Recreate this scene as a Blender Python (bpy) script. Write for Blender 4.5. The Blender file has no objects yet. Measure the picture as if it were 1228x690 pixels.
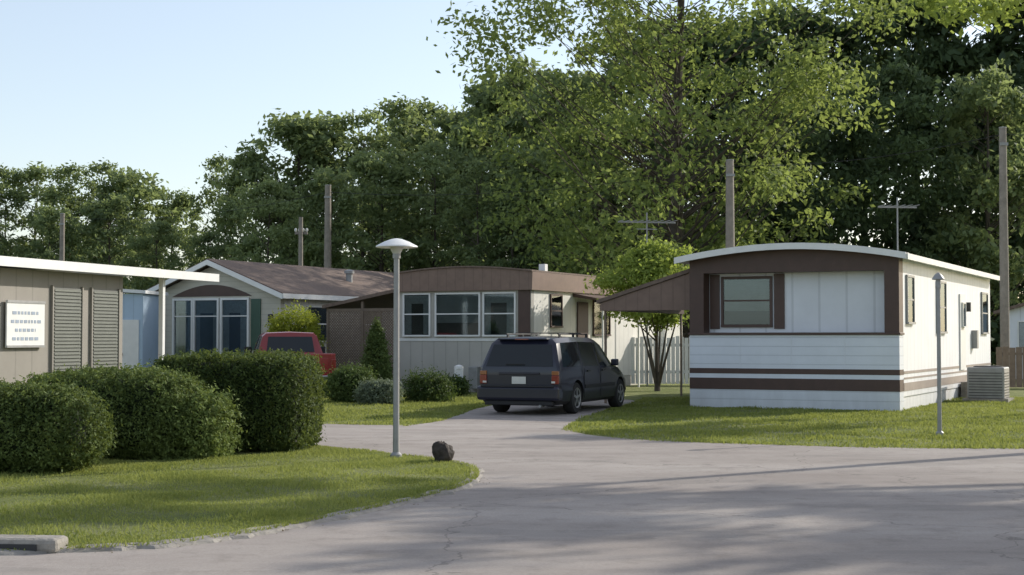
import bpy, math, random, bmesh
import numpy as np
from mathutils import Vector, Matrix
from mathutils import noise as mn
random.seed(7); rng=np.random.default_rng(7)
sc=bpy.context.scene
COL=sc.collection

# ------------------------------------------------------------ materials
def newmat(name):
    m=bpy.data.materials.new(name); m.use_nodes=True
    nt=m.node_tree; nt.nodes.clear()
    out=nt.nodes.new('ShaderNodeOutputMaterial')
    return m,nt,out
def mul(c,f): return (min(c[0]*f,1),min(c[1]*f,1),min(c[2]*f,1),1)
def mathn(nt,op,a,b=None,c=None):
    n=nt.nodes.new('ShaderNodeMath'); n.operation=op
    for i,v in enumerate((a,b,c)):
        if v is None: continue
        if isinstance(v,(int,float)): n.inputs[i].default_value=v
        else: nt.links.new(v,n.inputs[i])
    return n.outputs[0]
def mixc(nt,f,a,b,bt='MIX'):
    n=nt.nodes.new('ShaderNodeMix'); n.data_type='RGBA'; n.blend_type=bt
    for i,v in ((0,f),(6,a),(7,b)):
        if isinstance(v,(int,float)): n.inputs[i].default_value=v
        elif isinstance(v,tuple): n.inputs[i].default_value=v
        else: nt.links.new(v,n.inputs[i])
    return n.outputs[2]
def noise(nt,co,scale,detail=4,rough=.6):
    n=nt.nodes.new('ShaderNodeTexNoise'); n.inputs['Scale'].default_value=scale
    n.inputs['Detail'].default_value=detail; n.inputs['Roughness'].default_value=rough
    nt.links.new(co,n.inputs['Vector']); return n.outputs[0]
def ramp(nt,f,stops):
    n=nt.nodes.new('ShaderNodeValToRGB'); cr=n.color_ramp
    while len(cr.elements)<len(stops): cr.elements.new(.5)
    for e,(p,c) in zip(cr.elements,stops):
        e.position=p; e.color=c if len(c)==4 else (*c,1)
    nt.links.new(f,n.inputs[0]); return n.outputs[0]
def M(name,col,rough=.6,var=.12,scale=2.5,bump=.0,bscale=30,metal=0,spec=.4,groove=None,dirt=0,coat=0):
    m,nt,out=newmat(name)
    tc=nt.nodes.new('ShaderNodeTexCoord').outputs['Object']
    f=ramp(nt,noise(nt,tc,scale,6,.65),[(.3,(0,0,0)),(.7,(1,1,1))])
    c=mixc(nt,f,mul(col,1-var),mul(col,1+var))
    p=nt.nodes.new('ShaderNodeBsdfPrincipled')
    h=noise(nt,tc,bscale,3)
    sep=nt.nodes.new('ShaderNodeSeparateXYZ'); nt.links.new(tc,sep.inputs[0])
    hh=mathn(nt,'MULTIPLY',h,bump)
    if groove:
        ax,sp=groove
        g=mathn(nt,'FRACT',mathn(nt,'DIVIDE',sep.outputs[ax],sp))
        g=mathn(nt,'ABSOLUTE',mathn(nt,'SUBTRACT',g,.5))
        g=mathn(nt,'GREATER_THAN',g,.46)
        c=mixc(nt,mathn(nt,'MULTIPLY',g,.3),c,mul(col,.45))
        hh=mathn(nt,'SUBTRACT',hh,mathn(nt,'MULTIPLY',g,.5))
    if dirt:
        z=mathn(nt,'SUBTRACT',1.0,mathn(nt,'DIVIDE',sep.outputs[2],.9))
        z=mathn(nt,'MAXIMUM',z,0.16)
        st=nt.nodes.new('ShaderNodeMapping'); st.inputs['Scale'].default_value=(1,1,.25); nt.links.new(tc,st.inputs[0])
        d=mathn(nt,'MULTIPLY',mathn(nt,'MULTIPLY',z,dirt),noise(nt,st.outputs[0],5,6))
        c=mixc(nt,d,c,(.12,.10,.07,1))
    b=nt.nodes.new('ShaderNodeBump'); b.inputs['Distance'].default_value=.02; b.inputs['Strength'].default_value=.6
    nt.links.new(hh,b.inputs['Height']); nt.links.new(b.outputs[0],p.inputs['Normal'])
    nt.links.new(c,p.inputs['Base Color'])
    p.inputs['Roughness'].default_value=rough; p.inputs['Metallic'].default_value=metal
    p.inputs['Specular IOR Level'].default_value=spec
    if coat: p.inputs['Coat Weight'].default_value=coat; p.inputs['Coat Roughness'].default_value=.08
    nt.links.new(p.outputs[0],out.inputs[0])
    return m
def leafmat(name,dark,light,trans=.35,nscale=.35,spec=.2):
    m,nt,out=newmat(name)
    g=nt.nodes.new('ShaderNodeNewGeometry')
    tc=nt.nodes.new('ShaderNodeTexCoord').outputs['Object']
    oi=nt.nodes.new('ShaderNodeObjectInfo')
    n=noise(nt,tc,nscale,3)
    f=mathn(nt,'ADD',mathn(nt,'MULTIPLY',g.outputs['Random Per Island'],.5),mathn(nt,'MULTIPLY',mathn(nt,'SUBTRACT',n,.33),1.3))
    f=mathn(nt,'ADD',f,mathn(nt,'MULTIPLY',mathn(nt,'SUBTRACT',oi.outputs['Random'],.5),.6))
    c=ramp(nt,f,[(.1,dark),(.9,light)])
    p=nt.nodes.new('ShaderNodeBsdfPrincipled'); p.inputs['Roughness'].default_value=.65
    p.inputs['Specular IOR Level'].default_value=spec
    t=nt.nodes.new('ShaderNodeBsdfTranslucent')
    c2=mixc(nt,.5,c,(min(light[0]*1.7,.55),min(light[1]*1.6,.62),light[2]*1.0,1))
    nt.links.new(c,p.inputs['Base Color']); nt.links.new(c2,t.inputs[0])
    mx=nt.nodes.new('ShaderNodeMixShader'); mx.inputs[0].default_value=trans
    nt.links.new(p.outputs[0],mx.inputs[1]); nt.links.new(t.outputs[0],mx.inputs[2])
    nt.links.new(mx.outputs[0],out.inputs[0]); return m
def glassmat(name):
    m,nt,out=newmat(name)
    a=nt.nodes.new('ShaderNodeBsdfTransparent'); a.inputs[0].default_value=(.8,.84,.84,1)
    g=nt.nodes.new('ShaderNodeBsdfGlossy'); g.inputs['Roughness'].default_value=.04; g.inputs[0].default_value=(.5,.6,.7,1)
    fr=nt.nodes.new('ShaderNodeFresnel'); fr.inputs[0].default_value=1.5
    f=mathn(nt,'ADD',fr.outputs[0],.05)
    mx=nt.nodes.new('ShaderNodeMixShader'); nt.links.new(f,mx.inputs[0])
    nt.links.new(a.outputs[0],mx.inputs[1]); nt.links.new(g.outputs[0],mx.inputs[2]); nt.links.new(mx.outputs[0],out.inputs[0])
    return m

WHITE=M('white_metal_siding',(.78,.79,.81),.5,.05,1.2,.02,groove=(1,.41),dirt=.5)
WHITEV=M('white_panel',(.72,.74,.78),.5,.05,1.2,.02,groove=(0,.62),dirt=.2)
WHITEH=M('white_lap_siding',(.70,.73,.78),.5,.05,1.2,.02,groove=(2,.2),dirt=.4)
TRIMW=M('white_trim',(.73,.73,.71),.45,.06,3,.02)
ROOFW=M('white_roof_metal',(.68,.69,.68),.4,.08,2,.02)
BROWN=M('brown_trim',(.08,.047,.037),.5,.12,4,.05)
SHING=M('brown_shingle',(.165,.12,.095),.85,.25,9,.5,60)
TANROOF=M('tan_brown_fascia',(.2,.135,.105),.6,.12,4,.05,groove=(0,.3))
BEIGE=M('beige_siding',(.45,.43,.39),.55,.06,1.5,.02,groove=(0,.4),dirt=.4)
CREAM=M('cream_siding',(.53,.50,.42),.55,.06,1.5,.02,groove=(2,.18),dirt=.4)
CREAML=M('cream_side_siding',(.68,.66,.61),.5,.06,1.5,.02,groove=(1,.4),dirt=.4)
GREYB=M('shaded_grey_beige_siding',(.26,.24,.21),.6,.07,1.5,.02,groove=(1,.6),dirt=.3)  # the wall's shade is put into the colour as an evenly darker siding
SHUT=M('grey_louvre',(.14,.145,.13),.5,.1,3,.02)
SLAT=M('louvre_slat',(.18,.19,.165),.5)
BLUE=M('pale_blue_siding',(.40,.52,.65),.55,.06,2,.02,groove=(0,.3),dirt=.3)
DARK=M('dark_interior',(.045,.045,.045),.8)
CURT=M('curtain_cloth',(.36,.37,.36),.9,.2,8)
BLIND=M('window_blind',(.30,.31,.30),.8,.15,3,groove=(2,.08))
GLASS=glassmat('window_glass')
GREEN=M('green_shutter',(.05,.1,.07),.5)
WOOD=M('weathered_lattice_wood',(.19,.145,.11),.8,.2,6,.2)
POLE=M('weathered_pole_wood',(.25,.22,.19),.85,.2,5,.4,25)
GALV=M('galvanised_metal',(.29,.29,.285),.5,.12,6,.03,metal=.3)
LAMPG=M('lamp_diffuser',(.55,.55,.52),.4)
CONC=M('kerb_concrete',(.26,.24,.21),.9,.35,5,.8,40)
ROCK=M('rock_stone',(.045,.036,.03),.85,.45,9,1,20)
BARK=M('bark',(.085,.07,.055),.9,.3,5,1,12)
NAVY=M('navy_car_paint',(.012,.013,.027),.35,.08,2,coat=.4,spec=.4)
RED=M('red_truck_paint',(.26,.02,.018),.3,.08,2,coat=.6)
BLACKP=M('black_plastic',(.018,.018,.02),.55)
CARGL=M('car_glass',(.012,.016,.018),.08,.05,spec=.45)
TYRE=M('tyre_rubber',(.02,.02,.02),.85,.1,10)
RIM=M('wheel_alloy',(.35,.35,.35),.35,.08,5,metal=.8)
CHROME=M('chrome',(.6,.6,.6),.2,.05,metal=1)
TAIL=M('tail_lamp_red',(.22,.02,.012),.2,.1,8,coat=1)
AMBER=M('tail_lamp_amber',(.28,.10,.03),.2,.1,8,coat=1)
PLATE=M('number_plate',(.6,.6,.55),.4)
INK=M('sign_ink',(.3,.35,.43),.7)
FADE=M('faded_stripe',(.30,.25,.22),.5)

L_BIG=leafmat('maple_leaves',(.08,.125,.04),(.24,.30,.10),.5,.22)
L_FOR=leafmat('hazy_forest_leaves',(.08,.12,.06),(.24,.30,.14),.48,.15)  # distance haze put into the leaf colour: less saturated, slightly bluer
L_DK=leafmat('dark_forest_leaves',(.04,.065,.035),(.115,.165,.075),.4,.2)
L_HEDGE=leafmat('yew_hedge_leaves',(.035,.058,.015),(.19,.245,.075),.25,2.2,.15)
L_YEL=leafmat('yellow_green_leaves',(.16,.2,.02),(.38,.4,.06),.4,1)
L_SAP=leafmat('sapling_leaves',(.12,.18,.035),(.29,.36,.09),.5,1)
L_SHR=leafmat('shrub_leaves',(.035,.065,.018),(.12,.17,.05),.25,2)
L_SIL=leafmat('silver_shrub_leaves',(.08,.11,.07),(.18,.22,.15),.25,2)
L_GRS=leafmat('grass_blades',(.10,.145,.03),(.31,.34,.11),.35,.7,.1)
L_DRY=leafmat('dry_leaf_bits',(.10,.08,.055),(.2,.16,.10),.1,1)
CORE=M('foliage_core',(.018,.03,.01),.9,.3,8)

def groundmat(name,a,b,c3):
    m,nt,out=newmat(name)
    tc=nt.nodes.new('ShaderNodeTexCoord').outputs['Object']
    f=ramp(nt,noise(nt,tc,.55,8,.65),[(.35,(0,0,0)),(.65,(1,1,1))])
    c=mixc(nt,f,(*a,1),(*b,1))
    f2=ramp(nt,noise(nt,tc,22,5,.7),[(.45,(0,0,0)),(.75,(1,1,1))])
    c=mixc(nt,f2,c,(*c3,1))
    p=nt.nodes.new('ShaderNodeBsdfPrincipled'); p.inputs['Roughness'].default_value=.9; p.inputs['Specular IOR Level'].default_value=.15
    bp=nt.nodes.new('ShaderNodeBump'); bp.inputs['Distance'].default_value=.04; bp.inputs['Strength'].default_value=.8
    nt.links.new(noise(nt,tc,30,5,.8),bp.inputs['Height']); nt.links.new(bp.outputs[0],p.inputs['Normal'])
    nt.links.new(c,p.inputs['Base Color']); nt.links.new(p.outputs[0],out.inputs[0]); return m
GRASS=groundmat('lawn_soil_grass',(.135,.17,.045),(.27,.28,.12),(.11,.12,.05))
def asphalt():
    m,nt,out=newmat('aged_asphalt')
    tc=nt.nodes.new('ShaderNodeTexCoord').outputs['Object']
    mp=nt.nodes.new('ShaderNodeMapping'); mp.inputs['Scale'].default_value=(.3,1,1); mp.inputs['Rotation'].default_value=(0,0,.1); nt.links.new(tc,mp.inputs[0])
    f=ramp(nt,noise(nt,mp.outputs[0],.5,9,.65),[(.32,(0,0,0)),(.66,(1,1,1))])
    c=mixc(nt,f,(.30,.262,.235,1),(.45,.405,.365,1))
    f2=ramp(nt,noise(nt,tc,38,5,.85),[(.35,(0,0,0)),(.8,(1,1,1))])
    c=mixc(nt,mathn(nt,'MULTIPLY',f2,.6),c,(.2,.18,.165,1))
    f3=ramp(nt,noise(nt,tc,2.2,6,.75),[(.5,(0,0,0)),(.68,(1,1,1))])
    c=mixc(nt,mathn(nt,'MULTIPLY',f3,.5),c,(.20,.175,.155,1))
    f4=ramp(nt,noise(nt,mp.outputs[0],1.1,3,.5),[(.60,(0,0,0)),(.62,(1,1,1))])
    c=mixc(nt,mathn(nt,'MULTIPLY',f4,.25),c,(.2,.185,.17,1))
    v=nt.nodes.new('ShaderNodeTexVoronoi'); v.feature='DISTANCE_TO_EDGE'; v.inputs['Scale'].default_value=.2
    dn=nt.nodes.new('ShaderNodeTexNoise'); dn.inputs['Scale'].default_value=1.3; dn.inputs['Detail'].default_value=6; nt.links.new(tc,dn.inputs['Vector'])
    va=nt.nodes.new('ShaderNodeVectorMath'); va.operation='ADD'; nt.links.new(tc,va.inputs[0]); nt.links.new(dn.outputs[1],va.inputs[1])
    nt.links.new(va.outputs[0],v.inputs['Vector'])
    cr=mathn(nt,'LESS_THAN',v.outputs[0],.002)
    c=mixc(nt,mathn(nt,'MULTIPLY',cr,.4),c,(.09,.085,.08,1))
    p=nt.nodes.new('ShaderNodeBsdfPrincipled'); p.inputs['Roughness'].default_value=.9; p.inputs['Specular IOR Level'].default_value=.12
    bp=nt.nodes.new('ShaderNodeBump'); bp.inputs['Distance'].default_value=.012; bp.inputs['Strength'].default_value=.6
    nt.links.new(noise(nt,tc,55,5,.85),bp.inputs['Height']); nt.links.new(bp.outputs[0],p.inputs['Normal'])
    nt.links.new(c,p.inputs['Base Color']); nt.links.new(p.outputs[0],out.inputs[0]); return m
ASPH=asphalt()

# ------------------------------------------------------------ mesh helpers
def mkobj(name,me,parent=None,mats=()):
    o=bpy.data.objects.new(name,me); COL.objects.link(o)
    for m in mats: me.materials.append(m)
    if parent: o.parent=parent
    return o
def pyobj(name,V,F,mat,parent=None,smooth=False,bevel=0):
    me=bpy.data.meshes.new(name); me.from_pydata([tuple(v) for v in V],[],F); me.update()
    o=mkobj(name,me,parent,[mat] if not isinstance(mat,list) else mat)
    if smooth:
        for p in me.polygons: p.use_smooth=True
        try: me.set_sharp_from_angle(angle=math.radians(38))
        except Exception: pass
    if bevel:
        b=o.modifiers.new('bevel','BEVEL'); b.width=bevel; b.segments=2
    return o
def empty(name,loc=(0,0,0),yaw=0):
    o=bpy.data.objects.new(name,None); COL.objects.link(o); o.location=loc; o.rotation_euler=(0,0,math.radians(yaw)); o.empty_display_size=.3
    return o
BF=[(0,3,2,1),(4,5,6,7),(0,1,5,4),(1,2,6,5),(2,3,7,6),(3,0,4,7)]
def box(name,parent,x,y,z,mat,bevel=0):
    x0,x1=sorted(x);y0,y1=sorted(y);z0,z1=sorted(z)
    V=[(x0,y0,z0),(x1,y0,z0),(x1,y1,z0),(x0,y1,z0),(x0,y0,z1),(x1,y0,z1),(x1,y1,z1),(x0,y1,z1)]
    return pyobj(name,V,BF,mat,parent,bevel=bevel)
def prism_y(name,parent,prof,y0,y1,mat,bevel=0):
    n=len(prof); V=[(x,y0,z) for x,z in prof]+[(x,y1,z) for x,z in prof]
    F=[tuple(range(n)),tuple(range(2*n-1,n-1,-1))]+[(i,i+n,(i+1)%n+n,(i+1)%n) for i in range(n)]
    return pyobj(name,V,F,mat,parent,bevel=bevel)
def lathe(name,parent,prof,mat,n=24,axis='z',loc=(0,0,0),smooth=True):
    V=[];F=[]
    for r,z in prof:
        for k in range(n):
            a=2*math.pi*k/n; p=(r*math.cos(a),r*math.sin(a),z)
            if axis=='x': p=(p[2],p[0],p[1])
            if axis=='y': p=(p[0],p[2],p[1])
            V.append((p[0]+loc[0],p[1]+loc[1],p[2]+loc[2]))
    for i in range(len(prof)-1):
        for k in range(n):
            F.append((i*n+k,i*n+(k+1)%n,(i+1)*n+(k+1)%n,(i+1)*n+k))
    F.append(tuple(range(n))[::-1]); F.append(tuple(range((len(prof)-1)*n,len(prof)*n)))
    return pyobj(name,V,F,mat,parent,smooth=smooth)
def quads(name,Q,idx,mats,parent=None):
    N=len(Q); me=bpy.data.meshes.new(name)
    me.vertices.add(N*4); me.vertices.foreach_set('co',Q.astype(np.float32).ravel())
    me.loops.add(N*4); me.loops.foreach_set('vertex_index',np.arange(N*4,dtype=np.int32))
    me.polygons.add(N); me.polygons.foreach_set('loop_start',np.arange(0,N*4,4,dtype=np.int32))
    me.polygons.foreach_set('material_index',idx.astype(np.int32))
    me.update(calc_edges=True); me.validate()
    return mkobj(name,me,parent,mats)
def unit(a): return a/np.maximum(np.linalg.norm(a,axis=-1,keepdims=True),1e-9)
def leafquads(P,Nrm,size,asp=.5):
    n=len(P); t=unit(np.cross(Nrm,rng.normal(size=(n,3)))); b=np.cross(Nrm,t)
    s=(size*rng.uniform(.6,1.3,n))[:,None]; a=t*s; b=b*s*asp
    return np.stack([P-a,P+b,P+a,P-b],1)
def tube(pts,rads,k=7):
    pts=[np.array(p,float) for p in pts]; out=[];rings=[]
    for i,p in enumerate(pts):
        d=unit((pts[min(i+1,len(pts)-1)]-pts[max(i-1,0)])[None])[0]
        ref=np.array([1,0,0]) if abs(d[0])<.8 else np.array([0,1,0])
        u=unit(np.cross(d,ref)[None])[0]; v=np.cross(d,u)
        rings.append([p+rads[i]*(math.cos(2*math.pi*j/k)*u+math.sin(2*math.pi*j/k)*v) for j in range(k)])
    for i in range(len(pts)-1):
        for j in range(k):
            out.append([rings[i][j],rings[i][(j+1)%k],rings[i+1][(j+1)%k],rings[i+1][j]])
    return out
def clump_leaves(C,R,n,size,flat=.6):
    D=unit(rng.normal(size=(n,3))); r=R*rng.uniform(0,1,n)**.55
    far=rng.uniform(size=n)<.25; r=np.where(far,r*1.45,r)
    st=np.array([rng.uniform(.75,1.35),rng.uniform(.75,1.35),flat*rng.uniform(.75,1.2)])
    P=C+D*r[:,None]*st
    P[:,2]-=.12*(((P[:,0]-C[0])**2+(P[:,1]-C[1])**2))/R
    Nn=unit(D*.3+np.array([.1,-.1,.4])+rng.normal(size=(n,3))*.6)
    return leafquads(P,Nn,size)
def tree_quads(H,cr,cb,ncl,npc,lsize,tr,crmin=.15,crmax=.27,pw=.6,limbs=True,outer=.35,lf=.45):
    lq=[];tq=[]
    top=H*.88
    npt=6; tp=[];trd=[]
    for i in range(npt+1):
        f=i/npt; tp.append((math.sin(f*3+H)*.15*f*cr*.3,math.cos(f*2.3+H)*.15*f*cr*.3,top*f)); trd.append(tr*(1-.85*f)*(1.35 if i==0 else 1))
    tq+=tube(tp,trd,9)
    ph=rng.uniform(0,6.28,4)
    for i in range(ncl):
        t=rng.uniform(0,1); a=rng.uniform(0,2*math.pi)
        Rr=cr*max(math.sin(math.pi*min(1,(t*.86+.12))),.05)**pw
        Rr*=.88+.14*math.sin(2*a+ph[0]+3*t)+.13*math.sin(3*a+ph[1]-9*t)+rng.normal()*.05
        f=outer+(1-outer)*rng.uniform()**.5
        rad=cr*rng.uniform(crmin,crmax)
        rr=max(Rr*f-rad*.5,0)
        C=np.array([rr*math.cos(a),rr*math.sin(a),cb+(H-cb-rad*.6)*t+rad*.3])
        lq.append(clump_leaves(C,rad,int(npc*(rad/(cr*.21))**1.6),lsize))
        if limbs:
            zb=max(C[2]-rr*rng.uniform(.5,.9),cb*.6); zb=min(zb,top*.95); k=zb/top
            b=np.array([0,0,zb]); m=b*.5+C*.5+np.array([0,0,-.06*rr])
            r0=max(tr*(1-.85*k)*lf,.03)
            tq+=tube([b,m,C],[r0,r0*.5,r0*.12],5)
    L=np.concatenate(lq); T=np.array(tq)
    return np.concatenate([L,T]),np.concatenate([np.zeros(len(L)),np.ones(len(T))])
def tree(name,loc,mat,rot=0,**k):
    Q,i=tree_quads(**k); o=quads(name,Q,i,[mat,BARK]); o.location=loc; o.rotation_euler[2]=rot; return o

def lump(P,a,f,ph=0):
    return 1+a*(np.sin(P[:,0]*f+ph)*np.sin(P[:,1]*f*1.1+1+ph)+.6*np.sin(P[:,2]*f*1.3+2+ph)+.5*np.sin(P[:,0]*f*2.3+P[:,2]*f*2.1)+.35*np.sin(P[:,0]*f*4.7+P[:,1]*f*3.9+ph)*np.sin(P[:,2]*f*5.1)) 
def shrub(name,loc,half,n,size,mat,p=4.,yaw=0,taper=0,la=.03,lf=3.,rough=.05,ph=0):
    h=np.array(half,float)
    def surf(q):
        s=(np.abs(q/h)**p).sum(1)**(1/p); P=q/s[:,None]
        P=P*lump(P,la,lf,ph)[:,None]
        P[:,2]+=h[2]
        if taper: P[:,:2]*=(1-taper*np.clip(P[:,2:3]/(2*h[2]),0,1))
        return P
    ar=np.array([h[1]*h[2],h[0]*h[2],h[0]*h[1]]); ar/=ar.sum()
    ax=rng.choice(3,n,p=ar); q=rng.uniform(-1,1,(n,3)); q[np.arange(n),ax]=np.sign(q[np.arange(n),ax]); q*=h
    P=surf(q); c=np.array([0,0,h[2]])
    Nn=unit(unit((P-c)/h)*.5+rng.normal(size=(n,3))*.6+np.array([0,0,.25]))
    tf=np.sin(P[:,0]*19+ph+2*np.sin(P[:,2]*7))*np.sin(P[:,1]*17)*np.sin(P[:,2]*21+1)+.5*np.sin(P[:,0]*43+P[:,1]*13)*np.sin(P[:,2]*37)
    u=rng.uniform(-1.3,.8,n); spr=rng.uniform(size=n)<.05; u=np.where(spr,rng.uniform(.8,2.2,n),u)
    P=P+(unit(P-c)*((u+tf*1.1)*rough)[:,None]); P[:,2]=np.maximum(P[:,2],.02)
    L=leafquads(P,Nn,size,.42)
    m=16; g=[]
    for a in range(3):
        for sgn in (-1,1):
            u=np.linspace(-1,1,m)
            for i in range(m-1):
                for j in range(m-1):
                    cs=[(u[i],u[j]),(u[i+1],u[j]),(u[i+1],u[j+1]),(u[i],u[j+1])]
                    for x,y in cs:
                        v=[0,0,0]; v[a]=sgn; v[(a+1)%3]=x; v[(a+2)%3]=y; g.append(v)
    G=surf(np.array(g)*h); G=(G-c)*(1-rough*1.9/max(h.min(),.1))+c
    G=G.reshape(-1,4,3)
    o=quads(name,np.concatenate([L,G]),np.concatenate([np.zeros(len(L)),np.ones(len(G))]),[mat,CORE])
    o.location=loc; o.rotation_euler[2]=math.radians(yaw); return o

# ------------------------------------------------------------ ground, road, lawns
def chaikin(P,k=2,closed=True):
    P=[np.array(p,float) for p in P]
    for _ in range(k):
        R=[]; n=len(P)
        for i in range(n if closed else n-1):
            a,b=P[i],P[(i+1)%n]; R+= [a*.75+b*.25,a*.25+b*.75]
        if not closed: R=[P[0]]+R+[P[-1]]
        P=R
    return P
S=400
pyobj('ground',[(-S,-60,0),(S,-60,0),(S,700,0),(-S,700,0)],[(0,1,2,3)],GRASS)
def densify(P,step,jit):
    R=[];n=len(P)
    for i in range(n):
        a=np.array(P[i],float);b=np.array(P[(i+1)%n],float);L=np.linalg.norm(b-a);k=max(1,int(L/step)) if L<12 else 1
        for j in range(k):
            q=a+(b-a)*j/k; R.append(q+rng.normal(size=2)*jit)
    return R
road_c=[(-60,-15),(60,-15),(60,20),(20,21),(7.4,21.65),(5.4,21.8),(3.6,22.6),(1.9,23.5),(.8,25.6),(1.35,30),(2.6,35.5),(3.4,39),(0.8,39.5),(-.4,36),(-.85,33.5),(-1.3,29),(-1.9,27.2),(-3.6,28.0),(-12,30.5),(-60,40)]
road=densify(chaikin(road_c,2),.25,.025)
pyobj('asphalt_road',[(p[0],p[1],.004) for p in road],[tuple(range(len(road)))],ASPH)
lawn_c=[(-30,7),(-12,9.2),(-6,10.7),(-3.6,11.2),(-2.65,11.5),(-2.14,12.2),(-1.59,13.4),(-.95,14.8),(-.5,16.2),(-.42,17.5),(-.62,18.9),(-1.5,20.2),(-2.6,21.6),(-5,24.0),(-12,27.5),(-30,32)]
lawn_s=chaikin(lawn_c,2)
lawn=densify(lawn_s,.12,.022)
V=[(p[0],p[1],.035) for p in lawn]+[(p[0],p[1],-.02) for p in lawn]; n=len(lawn)
pyobj('front_lawn',V,[tuple(range(n))]+[(i,i+n,(i+1)%n+n,(i+1)%n) for i in range(n)],GRASS)
def ribbon(name,P,w,h,mat,z=.0):
    V=[];F=[];n=len(P)
    for i,p in enumerate(P):
        d=np.array(P[min(i+1,n-1)])-np.array(P[max(i-1,0)]); d=d/np.linalg.norm(d); nn=np.array([d[1],-d[0]])
        j=rng.normal()*.004; ww=max(w+rng.normal()*.03,.02)
        a=np.array(p)-nn*.02; b=np.array(p)+nn*ww
        V+=[(a[0],a[1],z),(a[0],a[1],z+h+j),(b[0],b[1],z+h*.45+abs(j)),(b[0]+nn[0]*.03,b[1]+nn[1]*.03,z)]
    for i in range(n-1):
        for k in range(3): F.append((i*4+k,i*4+k+1,(i+1)*4+k+1,(i+1)*4+k))
    return pyobj(name,V,F,mat)
kc=chaikin(lawn_c[2:12],3,False); kp=[]
for a,b in zip(kc[:-1],kc[1:]):
    k=max(1,int(np.linalg.norm(b-a)/.15)); kp+=[a+(b-a)*j/k+rng.normal(size=2)*.01 for j in range(k)]
ribbon('kerb',kp,.09,.04,CONC,.004)
k2=empty('drain_kerb',(-3.9,11.35,0),-6)
box('kerb_block',k2,(-.75,.55),(-.14,.12),(0,.11),CONC,.035)
box('drain_slot',k2,(-.6,.4),(-.155,-.138),(.01,.07),DARK)

def inpoly(P,poly):
    x,y=P[:,0],P[:,1]; ins=np.zeros(len(P),bool); n=len(poly)
    for i in range(n):
        x1,y1=poly[i];x2,y2=poly[(i+1)%n]
        if y1==y2: continue
        c=((y1>y)!=(y2>y))&(x<(x2-x1)*(y-y1)/(y2-y1)+x1); ins^=c
    return ins
def blades(name,poly,bb,n,hmin,hmax,w,z0):
    P=np.stack([rng.uniform(bb[0],bb[1],n),rng.uniform(bb[2],bb[3],n)],1)
    P=P[inpoly(P,poly)]; P=P[np.abs(P[:,0])<.37*P[:,1]+1]; n=len(P)
    pat=np.sin(P[:,0]*1.9+2*np.sin(P[:,1]*.8))*np.sin(P[:,1]*1.6+np.sin(P[:,0]*1.1))+.6*np.sin(P[:,0]*4.3+P[:,1])*np.sin(P[:,1]*3.7)
    keep=rng.uniform(size=n)<np.clip(.65+.5*pat,.12,1); P=P[keep]; n=len(P)
    a=rng.uniform(0,2*math.pi,n); dx=np.stack([np.cos(a),np.sin(a),0*a],1)*(w*rng.uniform(.6,1.3,n))[:,None]
    base=np.concatenate([P,np.full((n,1),z0)],1)
    tuft=.65+.35*np.sin(P[:,0]*3.1+np.sin(P[:,1]*2.3))*np.sin(P[:,1]*2.7)
    h=rng.uniform(hmin,hmax,n)*tuft
    tip=base+np.concatenate([rng.normal(size=(n,2))*(h*.5)[:,None],h[:,None]],1)
    Q=np.stack([base-dx,base+dx,tip+dx*.25,tip-dx*.25],1)
    return quads(name,Q,np.zeros(n),[L_GRS])
lawn_b=[tuple(p) for p in chaikin([(-30,7),(-12,9.15),(-6,10.64),(-3.6,11.13),(-2.6,11.42),(-2.07,12.15),(-1.52,13.35),(-.88,14.78),(-.43,16.2),(-.35,17.55),(-.56,18.95),(-1.45,20.25),(-2.6,21.65),(-5,24.0),(-12,27.5),(-30,32)],2)]
blades('grass',lawn_b,(-8,0,10.5,22),320000,.02,.06,.006,.03)
rl=[(.85,26),(1.35,30),(2.6,35.5),(3.4,39),(4,50),(22,50),(22,21),(7.4,21.55),(5.4,21.7),(3.55,22.5),(1.85,23.4)]
blades('grass',rl,(.5,15,21.5,40),190000,.03,.08,.011,0)
fl=[(-1.9,27.1),(-3.6,27.9),(-8,29.2),(-8,42),(-.5,42),(-.4,36),(-.85,33.5),(-1.3,29)]
blades('grass',fl,(-6,0,27,42),60000,.03,.09,.012,0)
# a few dry leaf bits close to the kerb
n=260; t=rng.integers(0,len(kp),n); kk=np.array(kp)[t]; off=np.abs(rng.normal(size=(n,1)))*.12
P=np.concatenate([kk+off*np.array([[.75,-.55]])+rng.normal(size=(n,2))*.06,np.full((n,1),.012)],1)
Q=leafquads(P,unit(np.array([0,0,1])+rng.normal(size=(len(P),3))*.2),.013,.55); quads('leaf_litter',Q,np.zeros(len(Q)),[L_DRY])

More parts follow.
